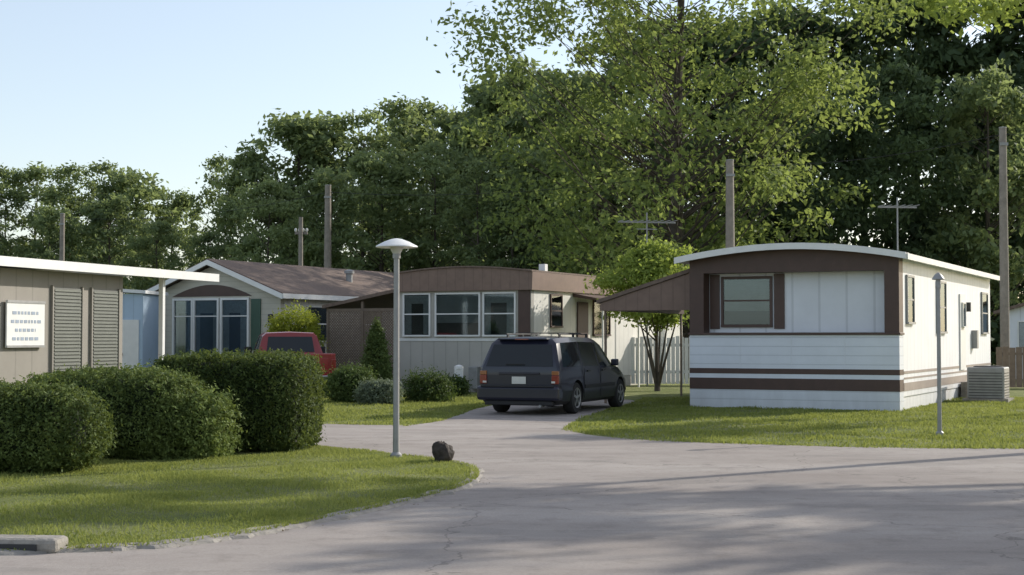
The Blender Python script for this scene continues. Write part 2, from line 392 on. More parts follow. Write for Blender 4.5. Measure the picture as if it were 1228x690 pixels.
# ------------------------------------------------------------ window helper
def wall_box(name,p,face,off,a,z,o,mat,bevel=0):
    if face=='F': return box(name,p,a,(off-o[0],off-o[1]),z,mat,bevel)
    return box(name,p,(off+o[0],off+o[1]),a,z,mat,bevel)
def window(p,face,off,a0,a1,z0,z1,mull=(),bar=None,blind='curtain',fr=.05,frame=TRIMW,depth=.05):
    W=lambda nm,a,z,o,m: wall_box(nm,p,face,off,a,z,o,m)
    W('window_backing',(a0,a1),(z0,z1),(.003,.010),DARK)
    if blind=='curtain':
        w=a1-a0; k=random.uniform(.2,.34); k2=random.uniform(.2,.32)
        W('curtain',(a0+.02,a0+w*k),(z0+.02,z1-.02),(.011,.016),CURT); W('curtain',(a1-w*k2,a1-.02),(z0+.02,z1-.02),(.011,.016),CURT)
        W('valance',(a0+w*k+.002,a1-w*k2-.002),(z1-.22*(z1-z0),z1-.02),(.011,.017),CURT)
    elif blind=='blind':
        W('blind',(a0+.02,a1-.02),(z0+.3*(z1-z0),z1-.02),(.011,.016),BLIND)
    W('window_glass',(a0+.004,a1-.004),(z0+.004,z1-.004),(.022,.026),GLASS)
    W('frame_top',(a0-fr,a1+fr),(z1,z1+fr),(.002,depth),frame); W('frame_bottom',(a0-fr,a1+fr),(z0-fr,z0),(.002,depth+.02),frame)
    W('frame_side',(a0-fr,a0),(z0,z1),(.002,depth),frame); W('frame_side',(a1,a1+fr),(z0,z1),(.002,depth),frame)
    for m in mull: W('mullion',(m-.02,m+.02),(z0,z1),(.027,depth-.004),frame)
    if bar is not None: W('rail',(a0,a1),(bar-.018,bar+.018),(.027,depth-.008),frame)

def arch(x0,x1,z,rise,n=14): return [(x0+(x1-x0)*i/n, z+rise*math.sin(math.pi*i/n)**.9) for i in range(n+1)]
# ------------------------------------------------------------ white mobile home
w,L=4.8,13.0
h=empty('white_mobile_home',(8.43,32.7,0),-26)
box('body_walls',h,(-w,0),(.42,L),(.30,3.42),WHITE)
box('skirting',h,(-w+.03,-.03),(.42,L-.02),(0,.30),WHITE)
box('front_recess_panel',h,(-w+.36,-.34),(.405,.419),(1.72,3.08),WHITEV)
box('front_lower_siding',h,(-w,0),(0,.419),(.90,1.66),WHITEH)
box('stripe_thin',h,(-w-.004,.004),(-.004,.42),(.78,.90),BROWN)
box('front_band',h,(-w,0),(0,.419),(.68,.78),WHITEH)
box('stripe_wide',h,(-w-.004,.004),(-.004,.42),(.42,.68),BROWN)
box('front_skirt',h,(-w,0),(.0,.419),(0,.42),WHITEH)
box('ledge',h,(-w-.03,.03),(-.05,.42),(1.66,1.71),BROWN,.01)
box('corner_post_left',h,(-w,-w+.34),(.0,.419),(1.71,3.08),BROWN)
box('corner_post_right',h,(-.32,0),(0,.419),(1.71,3.08),BROWN)
prism_y('front_header',h,[(0,3.08),(-w,3.08)]+arch(-w,0,3.42,.24),.0,.419,BROWN)
pr=arch(-w-.25,.22,3.43,.27)
prism_y('arched_roof',h,pr+[(x,z-.10) for x,z in pr[::-1]],-.32,L+.25,ROOFW)
prism_y('roof_front_trim',h,[(x,z+.012) for x,z in pr]+[(x,z-.13) for x,z in pr[::-1]],-.36,-.322,TRIMW)
box('eave_gutter',h,(.2,.26),(-.3,L+.2),(3.29,3.42),TRIMW)
for z0,z1 in ((.42,.60),(.68,.72),(.80,.86)): box('side_stripe',h,(.004,.010),(.43,L),(z0,z1),FADE)
window(h,'F',.405,-4.10,-3.0,1.90,2.95,bar=2.45,blind='blind',frame=BROWN,fr=.06)
box('shutter',h,(-2.90,-2.66),(.37,.402),(1.80,3.06),BROWN); box('shutter',h,(-4.43,-4.20),(.37,.402),(1.80,3.06),BROWN)
for a0,a1,z0,z1 in ((.75,1.45,1.95,2.95),(4.4,5.5,1.75,2.95),(11.3,12.3,1.75,2.85)):
    window(h,'R',0,a0,a1,z0,z1,bar=(z0+z1)/2,blind='curtain' if a0>2 else None,frame=GALV)
wall_box('side_door',h,'R',0,(7.6,8.4),(.75,2.75),(.003,.04),TRIMW); window(h,'R',.04,7.8,8.2,1.9,2.5,blind=None,fr=.03)
box('porch_lamp',h,(.003,.12),(8.7,8.82),(2.3,2.55),DARK)
box('electric_meter',h,(.003,.15),(9.6,9.85),(1.3,1.8),GALV)
for i in range(2): box('door_step',h,(.05,.95-.3*i),(7.5,8.5),(.22*i,.22*(i+1)),CONC,.01)
box('roof_vent',h,(-2.6,-2.4),(4,4.2),(3.6,3.95),GALV); box('roof_vent',h,(-1.6,-1.4),(8,8.2),(3.6,3.9),GALV)
for x in (-3.6,-2.4,-1.2): box('siding_seam',h,(x,x+.010),(-.008,-.002),(.90,1.66),WHITEV)
# attached awning
aw=empty('carport_awning',(8.43,32.7,0),-26)
prism_y('awning_roof',aw,[(-7.35,2.42),(-4.83,3.18),(-4.83,3.27),(-7.35,2.51)],.5,6.4,SHING)
prism_y('awning_gable',aw,[(-7.28,2.25),(-4.83,2.25),(-4.83,3.17),(-7.28,2.43)],.55,.62,TANROOF)
box('awning_beam',aw,(-7.28,-7.16),(.64,6.3),(2.25,2.40),BROWN)
for y in (.75,6.2): box('awning_post',aw,(-7.25,-7.20),(y,y+.05),(0,2.25),WOOD)
# AC unit
ac=empty('air_conditioner_unit',(12.0,37.9,0),-26)
box('casing',ac,(-.45,.45),(-.45,.45),(.08,.86),GALV,.03); box('pad',ac,(-.55,.55),(-.55,.55),(0,.08),CONC)
for i in range(9):
    box('louvre',ac,(-.40,.40),(-.465,-.452),(.15+i*.07,.165+i*.07),BLACKP); box('louvre',ac,(.452,.465),(-.40,.40),(.15+i*.07,.165+i*.07),BLACKP)
lathe('fan_guard',ac,[(.36,.86),(.36,.88),(.30,.89)],BLACKP)

# ------------------------------------------------------------ beige mobile home (centre)
w,L=4.4,13
h=empty('beige_mobile_home',(.55,43.4,0),-26)
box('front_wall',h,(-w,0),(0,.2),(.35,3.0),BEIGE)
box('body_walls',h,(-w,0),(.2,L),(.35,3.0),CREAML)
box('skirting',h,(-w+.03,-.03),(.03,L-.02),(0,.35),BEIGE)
box('belt_trim',h,(-w-.01,.01),(-.02,.0-.002),(1.5,1.58),TRIMW)
pr=arch(-w-.12,.12,3.5,.16)
prism_y('roof_fascia',h,[(.1,2.98),(-w-.1,2.98)]+pr,-.15,L+.1,TANROOF)
prism_y('roof_cap',h,[(x,z+.05) for x,z in pr]+[(x,z+.005) for x,z in pr[::-1]],-.2,L+.15,SHING)
window(h,'F',0,-4.2,-3.35,1.68,2.88,bar=2.3,blind='curtain',depth=.06)
window(h,'F',0,-3.1,-1.68,1.68,2.88,bar=2.3,blind='blind',depth=.06)
window(h,'F',0,-1.5,-.52,1.68,2.88,bar=2.3,blind='curtain',depth=.06)
box('trim_panel',h,(-.4,-.02),(-.03,-.002),(1.6,2.97),BROWN)
window(h,'R',0,1.35,2.1,1.95,2.85,bar=2.4,blind=None,frame=BROWN)
wall_box('side_door',h,'R',0,(3.3,4.1),(.7,2.7),(.003,.05),BROWN)
window(h,'R',0,4.6,5.9,1.7,2.8,blind=None,frame=BROWN)
prism_y('door_canopy',h,[(.0,2.85),(1.0,2.7),(1.0,2.76),(.0,2.96)],3.0,6.2,BROWN)
for y in (3.1,6.1): box('canopy_post',h,(.92,.97),(y,y+.05),(0,2.7),TRIMW)
box('gas_meter',h,(-1.9,-1.6),(-.28,-.03),(.1,.75),GALV,.02)
box('roof_vent',h,(-.45,-.25),(1.5,1.7),(3.5,3.8),TRIMW)
# lattice carport
lc=empty('lattice_carport',(.55,43.4,0),-26)
prism_y('roof_panel',lc,[(-7.1,2.5),(-4.43,2.98),(-4.43,3.08),(-7.1,2.6)],-.1,5.2,SHING)
for x in (-7.0,-5.75,-4.52): box('post',lc,(x,x+.08),(0,.08),(0,2.52 if x<-6 else 2.7),WOOD)
box('top_rail',lc,(-7.0,-4.44),(.0,.06),(2.40,2.49),WOOD); box('bottom_rail',lc,(-6.92,-4.52),(.01,.05),(.15,.23),WOOD)
Q=[]
def strip(a,b,y,wd=.02):
    a=np.array(a);b=np.array(b);d=b-a;d=d/np.linalg.norm(d);nn=np.array([-d[1],d[0]])*wd
    Q.append([(a[0]-nn[0],y,a[1]-nn[1]),(b[0]-nn[0],y,b[1]-nn[1]),(b[0]+nn[0],y,b[1]+nn[1]),(a[0]+nn[0],y,a[1]+nn[1])])
x0,x1,z0,z1=-6.92,-4.5,.23,2.40
t=x0-(z1-z0)
while t<x1:
    a=max(t,x0); b=min(t+(z1-z0),x1)
    if b>a:
        strip((a,z0+a-t),(b,z0+b-t),.02,.024); strip((a,z1-(a-t)),(b,z1-(b-t)),.034,.024)
    t+=.09
quads('lattice',np.array(Q),np.zeros(len(Q)),[WOOD],lc)
# ------------------------------------------------------------ cream house
w,L=5.2,12
h=empty('cream_gable_house',(-7.4,48,0),-26)
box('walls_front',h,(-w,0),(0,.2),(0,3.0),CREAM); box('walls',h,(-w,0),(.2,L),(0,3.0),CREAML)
prism_y('gable_wall',h,[(0,3.0),(-w,3.0),(-w/2,3.98)],0,L,CREAM)
for sx in (1,-1):
    e=.35 if sx>0 else -w-.35
    prism_y('roof_slope',h,[(e,2.90),(-w/2,4.05),(-w/2,4.17),(e,3.02)],-.38,L+.3,SHING)
    prism_y('rake_trim',h,[(e,2.82),(-w/2,3.97),(-w/2,4.13),(e,2.98)],-.43,-.382,TRIMW)
    box('eave_fascia',h,(e+.003*sx,e+.04*sx),(-.4,L+.3),(2.84,3.0),TRIMW)
pa=arch(-4.3,-1.1,2.95,.38)
prism_y('brown_arch_panel',h,pa,-.03,-.004,BROWN)
for a0,a1 in ((-4.2,-3.5),(-3.35,-2.45),(-2.25,-1.25)): window(h,'F',0,a0,a1,.9,2.82,bar=2.3,blind='curtain',fr=.07,depth=.08)
box('green_shutter',h,(-1.12,-.75),(-.04,-.003),(1.2,2.85),GREEN)
box('corner_post',h,(-4.85,-4.65),(-.12,-.003),(0,2.95),TRIMW)
box('wall_lantern',h,(-.4,-.28),(-.12,-.003),(2.1,2.35),DARK)
for a in (1.5,5,9): window(h,'R',0,a,a+1.3,1.5,2.6,bar=2.05,blind='curtain')
lathe('roof_vent',h,[(.12,3.3),(.12,3.9),(.18,3.9),(.18,4.0),(.05,4.04)],GALV,loc=(-1.2,6,0))
# pale blue shed
h=empty('pale_blue_shed',(-11.35,46.2,0),-4)
box('walls',h,(-2.2,0),(0,2),(0,2.95),BLUE); prism_y('roof',h,[(.12,2.95),(-2.35,3.1),(-2.35,3.2),(.12,3.05)],-.15,2.2,ROOFW)
box('door',h,(-.75,-.12),(-.04,-.003),(.1,2.15),TRIMW); box('door_handle',h,(-.67,-.62),(-.08,-.042),(1.05,1.12),DARK)
# ------------------------------------------------------------ grey mobile home (left)
h=empty('grey_mobile_home',(-11.1,32.5,0),-17)
box('body_walls',h,(-4,0),(-9,4.95),(.3,3.12),GREYB); box('skirting',h,(-3.97,-.03),(-8.9,4.9),(0,.3),TRIMW)
pr=[(.45,3.14),(-2,3.34),(-4.4,3.14)]
prism_y('roof',h,pr+[(-4.4,3.32),(-2,3.5),(.45,3.30)],-9.5,9.0,ROOFW)
box('roof_edge_trim',h,(.452,.50),(-9.5,9.0),(3.12,3.33),TRIMW)
for y in (6.5,): box('porch_post',h,(.10,.22),(y,y+.12),(0,3.14),TRIMW); box('porch_post',h,(-4.1,-3.98),(y,y+.12),(0,3.14),TRIMW)
for x in (-3.9,): box('porch_post',h,(x,x+.1),(8.6,8.7),(0,3.14),TRIMW)
box('porch_deck',h,(-4,.3),(4.97,8.9),(0,.4),WOOD)
for a in (1.95,3.55):
    box('louvre_frame',h,(.003,.03),(a,a+1.15),(.75,2.75),SHUT)
    for i in range(24): box('louvre_slat',h,(.03,.055),(a+.05,a+1.1),(.8+i*.081,.84+i*.081),SLAT)
    for b in (a-.05,a+1.15): box('louvre_trim',h,(.003,.06),(b,b+.05),(.7,2.8),GREYB)
window(h,'R',0,-3.5,-2,1.3,2.6,blind='curtain')
sg=empty('notice_sign',(-11.1,32.5,0),-17)
box('sign_board',sg,(.05,.09),(.15,1.55),(1.38,2.42),TRIMW,.01)
box('sign_frame_top',sg,(.092,.105),(.15,1.55),(2.36,2.42),GALV); box('sign_frame_bottom',sg,(.092,.105),(.15,1.55),(1.38,1.43),GALV)
for i,(a,b) in enumerate(((.35,1.3),(.3,1.4),(.45,1.2),(.35,1.35))):
    y=a
    while y<b:
        l=random.uniform(.05,.16); box('sign_lettering',sg,(.091,.096),(y,min(y+l,b)),(2.11-i*.19,2.18-i*.19),INK); y+=l+.05
# fence behind awning
f=empty('white_picket_fence',(3.7,50.5,0),0)
for i in range(34):
    x=i*.15; box('picket',f,(x,x+.125),(0,.025),(.05,1.62+.03*math.sin(i*1.7)),TRIMW)
box('rail',f,(0,5.1),(.027,.07),(.4,.5),TRIMW); box('rail',f,(0,5.1),(.027,.07),(1.3,1.4),TRIMW)
h=empty('white_mobile_home',(23.5,56,0),-26)
box('walls',h,(-5,0),(0,6),(0,2.6),WHITEV); prism_y('roof',h,[(-5.3,2.5),(-2.5,3.3),(.3,2.5),(.3,2.62),(-2.5,3.42),(-5.3,2.62)],-.3,6.3,SHING)
window(h,'F',0,-4.4,-3.4,1.2,2.2,blind='curtain'); prism_y('gable_wall',h,[(0,2.6),(-5,2.6),(-2.5,3.25)],0.002,6,WHITEV)
f=empty('board_fence',(15.3,47.5,0),-10)
for i in range(16): box('board',f,(i*.2,i*.2+.185),(0,.025),(.03,1.3+.02*math.sin(i*2.1)),WOOD)
box('rail',f,(0,3.2),(.027,.07),(1.05,1.13),WOOD)

# ------------------------------------------------------------ hedges and shrubs
shrub('clipped_hedge',(-5.95,17.75,.03),(1.12,.62,.49),46000,.026,L_HEDGE,3.2,la=.045,lf=3.4,rough=.055)
shrub('clipped_hedge',(-5.25,19.9,.03),(1.25,.75,.56),52000,.026,L_HEDGE,3.6,la=.04,lf=3.6,rough=.055,ph=1)
shrub('clipped_hedge',(-4.25,19.75,.03),(.60,.52,.42),20000,.028,L_HEDGE,2.6,la=.06,lf=4,rough=.08,ph=2)
shrub('clipped_hedge',(-3.86,21.3,.03),(1.06,.85,.65),62000,.026,L_HEDGE,6,yaw=-4,la=.025,lf=3,rough=.05,ph=3)
shrub('low_shrub',(-7.8,21.4,.0),(.8,.6,.5),16000,.03,L_SHR,2.4)
shrub('conical_juniper',(-3.75,41.5,0),(.5,.5,1.0),14000,.04,L_SHR,2.2,taper=.75,rough=.1)
shrub('round_shrub',(-4.0,37.3,0),(.55,.5,.42),12000,.035,L_SHR,2.2,rough=.09,la=.08)
shrub('silver_shrub',(-3.2,36,0),(.5,.4,.27),9000,.035,L_SIL,2.2,rough=.07,la=.07)
shrub('round_shrub',(-2.1,37.6,0),(.6,.45,.34),9000,.035,L_SHR,2.1,rough=.14,ph=2,la=.14)
shrub('round_shrub',(-1.6,40.8,0),(.4,.35,.25),6000,.035,L_SHR,2.2,rough=.08,ph=1)
shrub('yellow_shrub',(-6.6,45.2,0),(.75,.7,1.2),16000,.05,L_YEL,2.3,rough=.14,la=.07)
# rock
me=bpy.data.meshes.new('rock'); bm=bmesh.new(); bmesh.ops.create_icosphere(bm,subdivisions=4,radius=1)
for v in bm.verts:
    c=v.co.copy(); k=1+.25*mn.noise(c*1.2+Vector((3,1,2)))+.12*mn.noise(c*4)+.05*mn.noise(c*11)
    s=1-.25*max(c.z,0)
    v.co=Vector((c.x*.13*k*s,c.y*.13*k*s,(c.z*.55+.5)*.29*k))
bm.to_mesh(me); bm.free()
o=mkobj('rock',me,None,[ROCK]); o.location=(-.87,19.0,.0)
for p in me.polygons: p.use_smooth=True

# ------------------------------------------------------------ lamps and poles
def lamp(loc,hh,r,capr,mat,lit):
    e=empty('street_lamp',loc)
    lathe('pole',e,[(r*1.9,0),(r*1.9,.06),(r*1.1,.09),(r,.5),(r*.9,hh-.24)],mat,14)
    lathe('collar',e,[(r*1.25,hh-.26),(r*1.3,hh-.22),(r*1.2,hh-.2)],mat,16)
    lathe('diffuser',e,[(r*1.3,hh-.2),(capr*.36,hh-.10)],lit,24)
    lathe('cap',e,[(capr*.35,hh-.10),(capr*.95,hh-.12),(capr,hh-.115),(capr*.98,hh-.10),(capr*.6,hh-.045),(capr*.25,hh-.01),(.01,hh)],TRIMW if capr>.22 else mat,28)
    return e
lamp((-1.5,19.5,.03),2.86,.040,.275,GALV,LAMPG)
lamp((6.93,24.4,0),2.66,.034,.10,GALV,GALV)
def upole(loc,hh,r,arm=0,aw=1.8):
    e=empty('utility_pole',loc,0)
    lathe('pole',e,[(r,0),(r*.95,hh*.4),(r*.75,hh)],POLE,12)
    if arm:
        box('crossarm',e,(-aw/2,aw/2),(r*.8,r*.8+.1),(hh-.75,hh-.63),POLE)
        for x in (-.45,.45,-.15,.15): lathe('insulator',e,[(.03,hh-.63),(.06,hh-.58),(.05,hh-.5),(.02,hh-.48)],TRIMW,10,loc=(x*aw,r*.8+.05,0))
    else:
        box('pole_band',e,(-r*.85,r*.85),(-r*.95,-r*.6),(hh-.6,hh-.5),GALV)
        lathe('pole_cap',e,[(r*.8,hh),(r*.8,hh+.03),(.01,hh+.05)],GALV,12)
    return e
upole((8.0,55,0),8.1,.19); upole((16.4,50,0),8.6,.16); upole((-8.6,70,0),8.7,.19); upole((-24,80,0),8.2,.16); upole((-9.3,66,0),6.9,.12,1,.55)
def cable(name,a,b,sag,r=.010):
    pts=[]
    for i in range(21):
        t=i/20; p=np.array(a)*(1-t)+np.array(b)*t; p[2]-=sag*4*t*(1-t); pts.append(p)
    Q=np.array(tube(pts,[r]*21,4)); quads(name,Q,np.zeros(len(Q)),[BLACKP])
cable('power_line',(8,55,7.9),(-8.6,70,8.4),.5); cable('power_line',(8,55,7.9),(16.4,50,8.4),.3); cable('power_line',(16.4,50,8.4),(40,42,8.4),.6)
cable('power_line',(-8.6,70,8.4),(-24,80,8.0),.5)
def antenna(loc,hh,arm,els,yaw,mat=GALV,v=False):
    e=empty('tv_antenna',loc,yaw)
    lathe('mast',e,[(.03,0),(.025,hh)],mat,8)
    box('boom',e,(-arm/2,arm/2),(-.02,.02),(hh-.33,hh-.28),mat)
    for i in range(els):
        x=-arm/2+arm*(i+.5)/els; l=.25+.25*i/els
        box('element',e,(x-.012,x+.012),(-l,l),(hh-.275,hh-.255),mat)
    if v:
        for s in (-1,1): pyobj('brace',[(s*.05,-.01,hh-.02),(s*.05,.01,hh-.02),(s*arm*.42,.01,hh-.29),(s*arm*.42,-.01,hh-.29)],[(0,1,2,3)],mat)
        box('dipole',e,(-.35,.35),(-.012,.012),(hh-.55,hh-.52),mat); box('reflector',e,(-.02,.02),(-.02,.02),(hh-.9,hh+.02),mat)
    return e
antenna((4.5,50,0),5.75,2.0,9,12,GALV,True); antenna((11.96,46.5,0),5.95,1.25,6,8)
pd=empty('utility_pedestal',(-1.45,41,0),0)
box('cabinet',pd,(-.12,.12),(-.1,.1),(0,.75),TRIMW,.02); lathe('cap',pd,[(.13,.75),(.12,.82),(.03,.86)],TRIMW,12)

# ------------------------------------------------------------ vehicles
def vehicle_body(name,parent,st,paint,matfn,wheels,wr,wide):
    V=[];F=[];MI=[]
    def half(s):
        yb,yt,zb,zl,zt,wm,wl,wt=s; P=[]
        H=zt-zl
        for (x,z,u) in ((0,zb,0),(wm*.86,zb,0),(wm-.04,zb+.07,0),(wm,zb+.38*(zl-zb),0),(wm-.012,zb+.72*(zl-zb),0),(wl,zl,0),(wt+.05,zl+.80*H,.80),(wt-.05,zl+.955*H,.955),(0,zt,1)):
            P.append((x,yb+(yt-yb)*u,z))
        return P
    m=16
    for s in st:
        P=half(s); V+=P+[(-p[0],p[1],p[2]) for p in P[7:0:-1]]
    for i in range(len(st)-1):
        for j in range(m):
            a=i*m+j;b=i*m+(j+1)%m; F.append((a,b,b+m,a+m)); row=j if j<8 else 15-j; MI.append(matfn(row,i))
    for base,fl in ((0,False),((len(st)-1)*m,True)):
        for j in range(8):
            a=base+j;b=base+j+1;c=base+(m-j-1)%m;d=base+(m-j)%m
            f=[a,b,c,d]; f=list(dict.fromkeys(f))
            if fl: f=f[::-1]
            F.append(tuple(f)[::-1]); MI.append(0)
    me=bpy.data.meshes.new(name); me.from_pydata(V,[],F); me.update()
    for p,mi in zip(me.polygons,MI): p.material_index=mi
    mats=[paint,CARGL,BLACKP]
    o=mkobj(name,me,None,mats)
    bm=bmesh.new(); bm.from_mesh(me); bmesh.ops.recalc_face_normals(bm,faces=bm.faces); bm.to_mesh(me); bm.free()
    cut=[]
    for wy in wheels:
        for sx in (-1,1):
            c=lathe('cut',None,[(wr*1.16,-.16),(wr*1.16,.3)],BLACKP,32,axis='x',loc=(sx*(wide-.14)-.07,wy,wr))
            c.data.materials.clear()
            for mm in mats: c.data.materials.append(mm)
            for p in c.data.polygons: p.material_index=2
            bm=bmesh.new(); bm.from_mesh(c.data); bmesh.ops.recalc_face_normals(bm,faces=bm.faces); bm.to_mesh(c.data); bm.free()
            b=o.modifiers.new('b','BOOLEAN'); b.operation='DIFFERENCE'; b.object=c; b.solver='EXACT'; cut.append(c)
    bpy.context.view_layer.update()
    dg=bpy.context.evaluated_depsgraph_get(); nm=bpy.data.meshes.new_from_object(o.evaluated_get(dg))
    o.modifiers.clear(); o.data=nm
    for c in cut: bpy.data.objects.remove(c)
    for p in nm.polygons: p.use_smooth=True
    try: nm.set_sharp_from_angle(angle=math.radians(28))
    except Exception: pass
    o.parent=parent
    return o
def wheel(parent,x,y,r,wd=.22):
    s=1 if x>0 else -1
    lathe('tyre',parent,[(r*.6,-wd/2),(r*.93,-wd/2),(r,-wd*.36),(r,wd*.36),(r*.93,wd/2),(r*.6,wd/2)],TYRE,36,'x',(x-s*wd/2,y,r))
    lathe('rim',parent,[(r*.62,-.02),(r*.64,.012),(r*.56,.0),(r*.5,-.03),(r*.1,-.028)] if s>0 else [(r*.62,.02),(r*.64,-.012),(r*.56,0),(r*.5,.03),(r*.1,.028)],GALV,30,'x',(x,y,r))
    for k in range(5):
        a=2*math.pi*k/5
        c,sn=math.cos(a),math.sin(a); hw=r*.09
        pts=[(-hw,r*.08),(hw,r*.08),(hw*.8,r*.58),(-hw*.8,r*.58)]
        V=[(x+s*.004,y+u*c-v*sn,r+u*sn+v*c) for u,v in pts]+[(x-s*.02,y+u*c-v*sn,r+u*sn+v*c) for u,v in pts]
        pyobj('spoke',V,BF,RIM,parent)
    lathe('hub_cap',parent,[(r*.16,-.01),(r*.15,.012),(r*.05,.018)] if s>0 else [(r*.16,.01),(r*.15,-.012),(r*.05,-.018)],RIM,16,'x',(x,y,r))
# minivan: origin rear bumper centre
van=empty('minivan',(.14,31.0,.006),-22)
zb,zl,zt=.21,.99,1.60
st=[(.02,.26,zb+.14,zl,zt-.06,.86,.82,.60),(.07,.33,zb+.05,zl,zt-.01,.91,.87,.67),(.20,.46,zb,zl,zt+.01,.93,.895,.70),(1.35,1.35,zb,zl,zt+.035,.94,.90,.715),(1.45,1.44,zb,zl,zt+.035,.94,.90,.715),
    (2.45,2.36,zb,zl-.01,zt+.02,.94,.90,.71),(2.54,2.44,zb,zl-.01,zt+.02,.94,.90,.71),(3.30,2.88,zb,zl-.03,zt-.03,.935,.885,.68),(3.45,2.95,zb,zl-.04,zt-.045,.93,.88,.67),
    (4.0,3.96,zb,.92,1.00,.92,.84,.66),(4.45,4.43,zb,.80,.88,.89,.79,.60),(4.75,4.73,zb+.04,.66,.74,.80,.70,.5),(4.83,4.82,zb+.1,.54,.6,.7,.58,.4)]
def mf(row,i):
    if row==5 and i in (2,4,6): return 1
    if row in (6,7) and i==8: return 1
    if row==5 and i==8: return 1
    if row in (0,1): return 2
    return 0
vehicle_body('body',van,st,NAVY,mf,(1.02,3.98),.33,.935)
for y in (1.02,3.98):
    for x in (-.91,.91): wheel(van,x,y,.33)
ry=lambda z:.02+.24*(z-zl)/(zt-.06-zl)
def rearpanel(nm,x0,x1,z0,z1,mat,o=.012,tp=.0):
    V=[(x0,ry(max(z0,zl))-o,z0),(x1,ry(max(z0,zl))-o,z0),(x1-tp,ry(z1)-o,z1),(x0+tp,ry(z1)-o,z1)]
    V+=[(a,b+o*.9,c) for a,b,c in V]
    return pyobj(nm,V,BF,mat,van)
rearpanel('rear_window',-.74,.74,zl+.01,1.45,CARGL,tp=.10)
box('rear_spoiler',van,(-.55,.55),(.17,.38),(1.545,1.58),NAVY,.015)
box('high_brake_lamp',van,(-.15,.15),(.160,.168),(1.55,1.57),TAIL)
box('rear_bumper',van,(-.91,.91),(-.12,.2),(.30,.60),NAVY,.06)
box('bumper_pad',van,(-.80,.80),(-.135,-.05),(.575,.61),BLACKP,.008)
box('bumper_underside',van,(-.75,.75),(-.05,.2),(.20,.30),BLACKP,.02)
lathe('exhaust_pipe',van,[(.028,-.10),(.028,.16)],GALV,12,'y',(.5,0,.19))
for s in (-1,1):
    box('tail_lamp',van,(s*.72,s*.875),(-.008,.12),(.64,.82),TAIL,.012); box('tail_lamp_indicator',van,(s*.72,s*.872),(-.006,.11),(.822,.91),AMBER,.012)
    box('reverse_lamp',van,(s*.72,s*.80),(-.014,-.009),(.66,.70),PLATE)
    box('roof_rail',van,(s*.57,s*.60),(.75,2.6),(1.655,1.68),BLACKP,.008)
    for y in (.8,1.65,2.5): box('rail_foot',van,(s*.57,s*.60),(y,y+.08),(1.58,1.655),BLACKP)
    box('side_moulding',van,(s*.935,s*.955),(1.45,3.45),(.52,.60),BLACKP,.006)
    box('door_handle',van,(s*.92,s*.948),(1.62,1.80),(.87,.90),BLACKP,.006); box('door_handle',van,(s*.92,s*.948),(2.62,2.8),(.87,.90),BLACKP,.006)
    box('wing_mirror',van,(s*.93,s*1.10),(3.20,3.30),(.97,1.12),NAVY,.03)
    for y in (1.40,2.50): box('door_gap',van,(s*.933,s*.944),(y,y+.012),(.32,.94),BLACKP)
    box('headlamp',van,(s*.46,s*.70),(4.66,4.77),(.56,.70),PLATE,.02)
for y in (1.2,2.2): box('roof_crossbar',van,(-.57,.57),(y,y+.05),(1.682,1.70),BLACKP,.008)
box('number_plate',van,(-.155,.155),(-.004,.004),(.64,.79),PLATE); box('plate_garnish',van,(-.45,.45),(-.012,.018),(.83,.88),NAVY,.01)
box('rear_wiper',van,(-.3,.12),(.005,.017),(1.035,1.052),BLACKP)
# pickup
pk=empty('pickup_truck',(-5.5,39.4,.006),17)
zt=1.76;zl=1.14;zb=.38
st=[(.05,.05,zb+.08,zl-.04,zl,.90,.88,.80),(.12,.12,zb,zl-.04,zl,.92,.90,.82),(1.98,1.98,zb,zl-.04,zl,.92,.90,.82),(2.0,2.14,zb,zl,zt-.02,.925,.90,.70),(2.10,2.24,zb,zl,zt,.925,.90,.71),
    (3.0,2.85,zb,zl,zt,.925,.90,.71),(3.12,2.93,zb,zl,zt-.02,.925,.895,.70),(3.55,3.5,zb,1.08,1.17,.92,.86,.7),(4.7,4.69,zb,.98,1.06,.9,.82,.66),(5.0,4.99,zb+.06,.78,.86,.86,.78,.6)]
def pf(row,i):
    if row==5 and i in (4,): return 1
    if row in (6,7) and i==6: return 1
    if row==5 and i==6: return 1
    if row in(5,6,7) and i<2: return 2 if row==7 else 0
    if row in (0,1): return 2
    return 0
vehicle_body('body',pk,st,RED,pf,(1.15,4.1),.36,.92)
for y in (1.15,4.1):
    for x in (-.90,.90): wheel(pk,x,y,.36,.23)
pyobj('rear_window',[(-.66,1.985,1.2),(.66,1.985,1.2),(.6,2.085,1.62),(-.6,2.085,1.62),(-.66,2.01,1.2),(.66,2.01,1.2),(.6,2.11,1.62),(-.6,2.11,1.62)],BF,CARGL,pk)
for s in (-1,1):
    box('bed_rail',pk,(s*.80,s*.90),(.08,1.96),(1.115,1.17),RED,.02)
    box('tail_lamp',pk,(s*.77,s*.90),(.02,.1),(.72,1.02),TAIL,.01); box('wing_mirror',pk,(s*.93,s*1.14),(3.0,3.1),(1.12,1.34),BLACKP,.02)
box('tailgate_top',pk,(-.80,.80),(.04,.10),(1.10,1.17),RED,.02); box('tailgate_panel',pk,(-.7,.7),(.025,.048),(.68,1.05),RED,.015)
box('rear_bumper',pk,(-.92,.92),(-.12,.08),(.42,.60),CHROME,.02); box('number_plate',pk,(-.15,.15),(-.128,-.121),(.45,.58),PLATE)

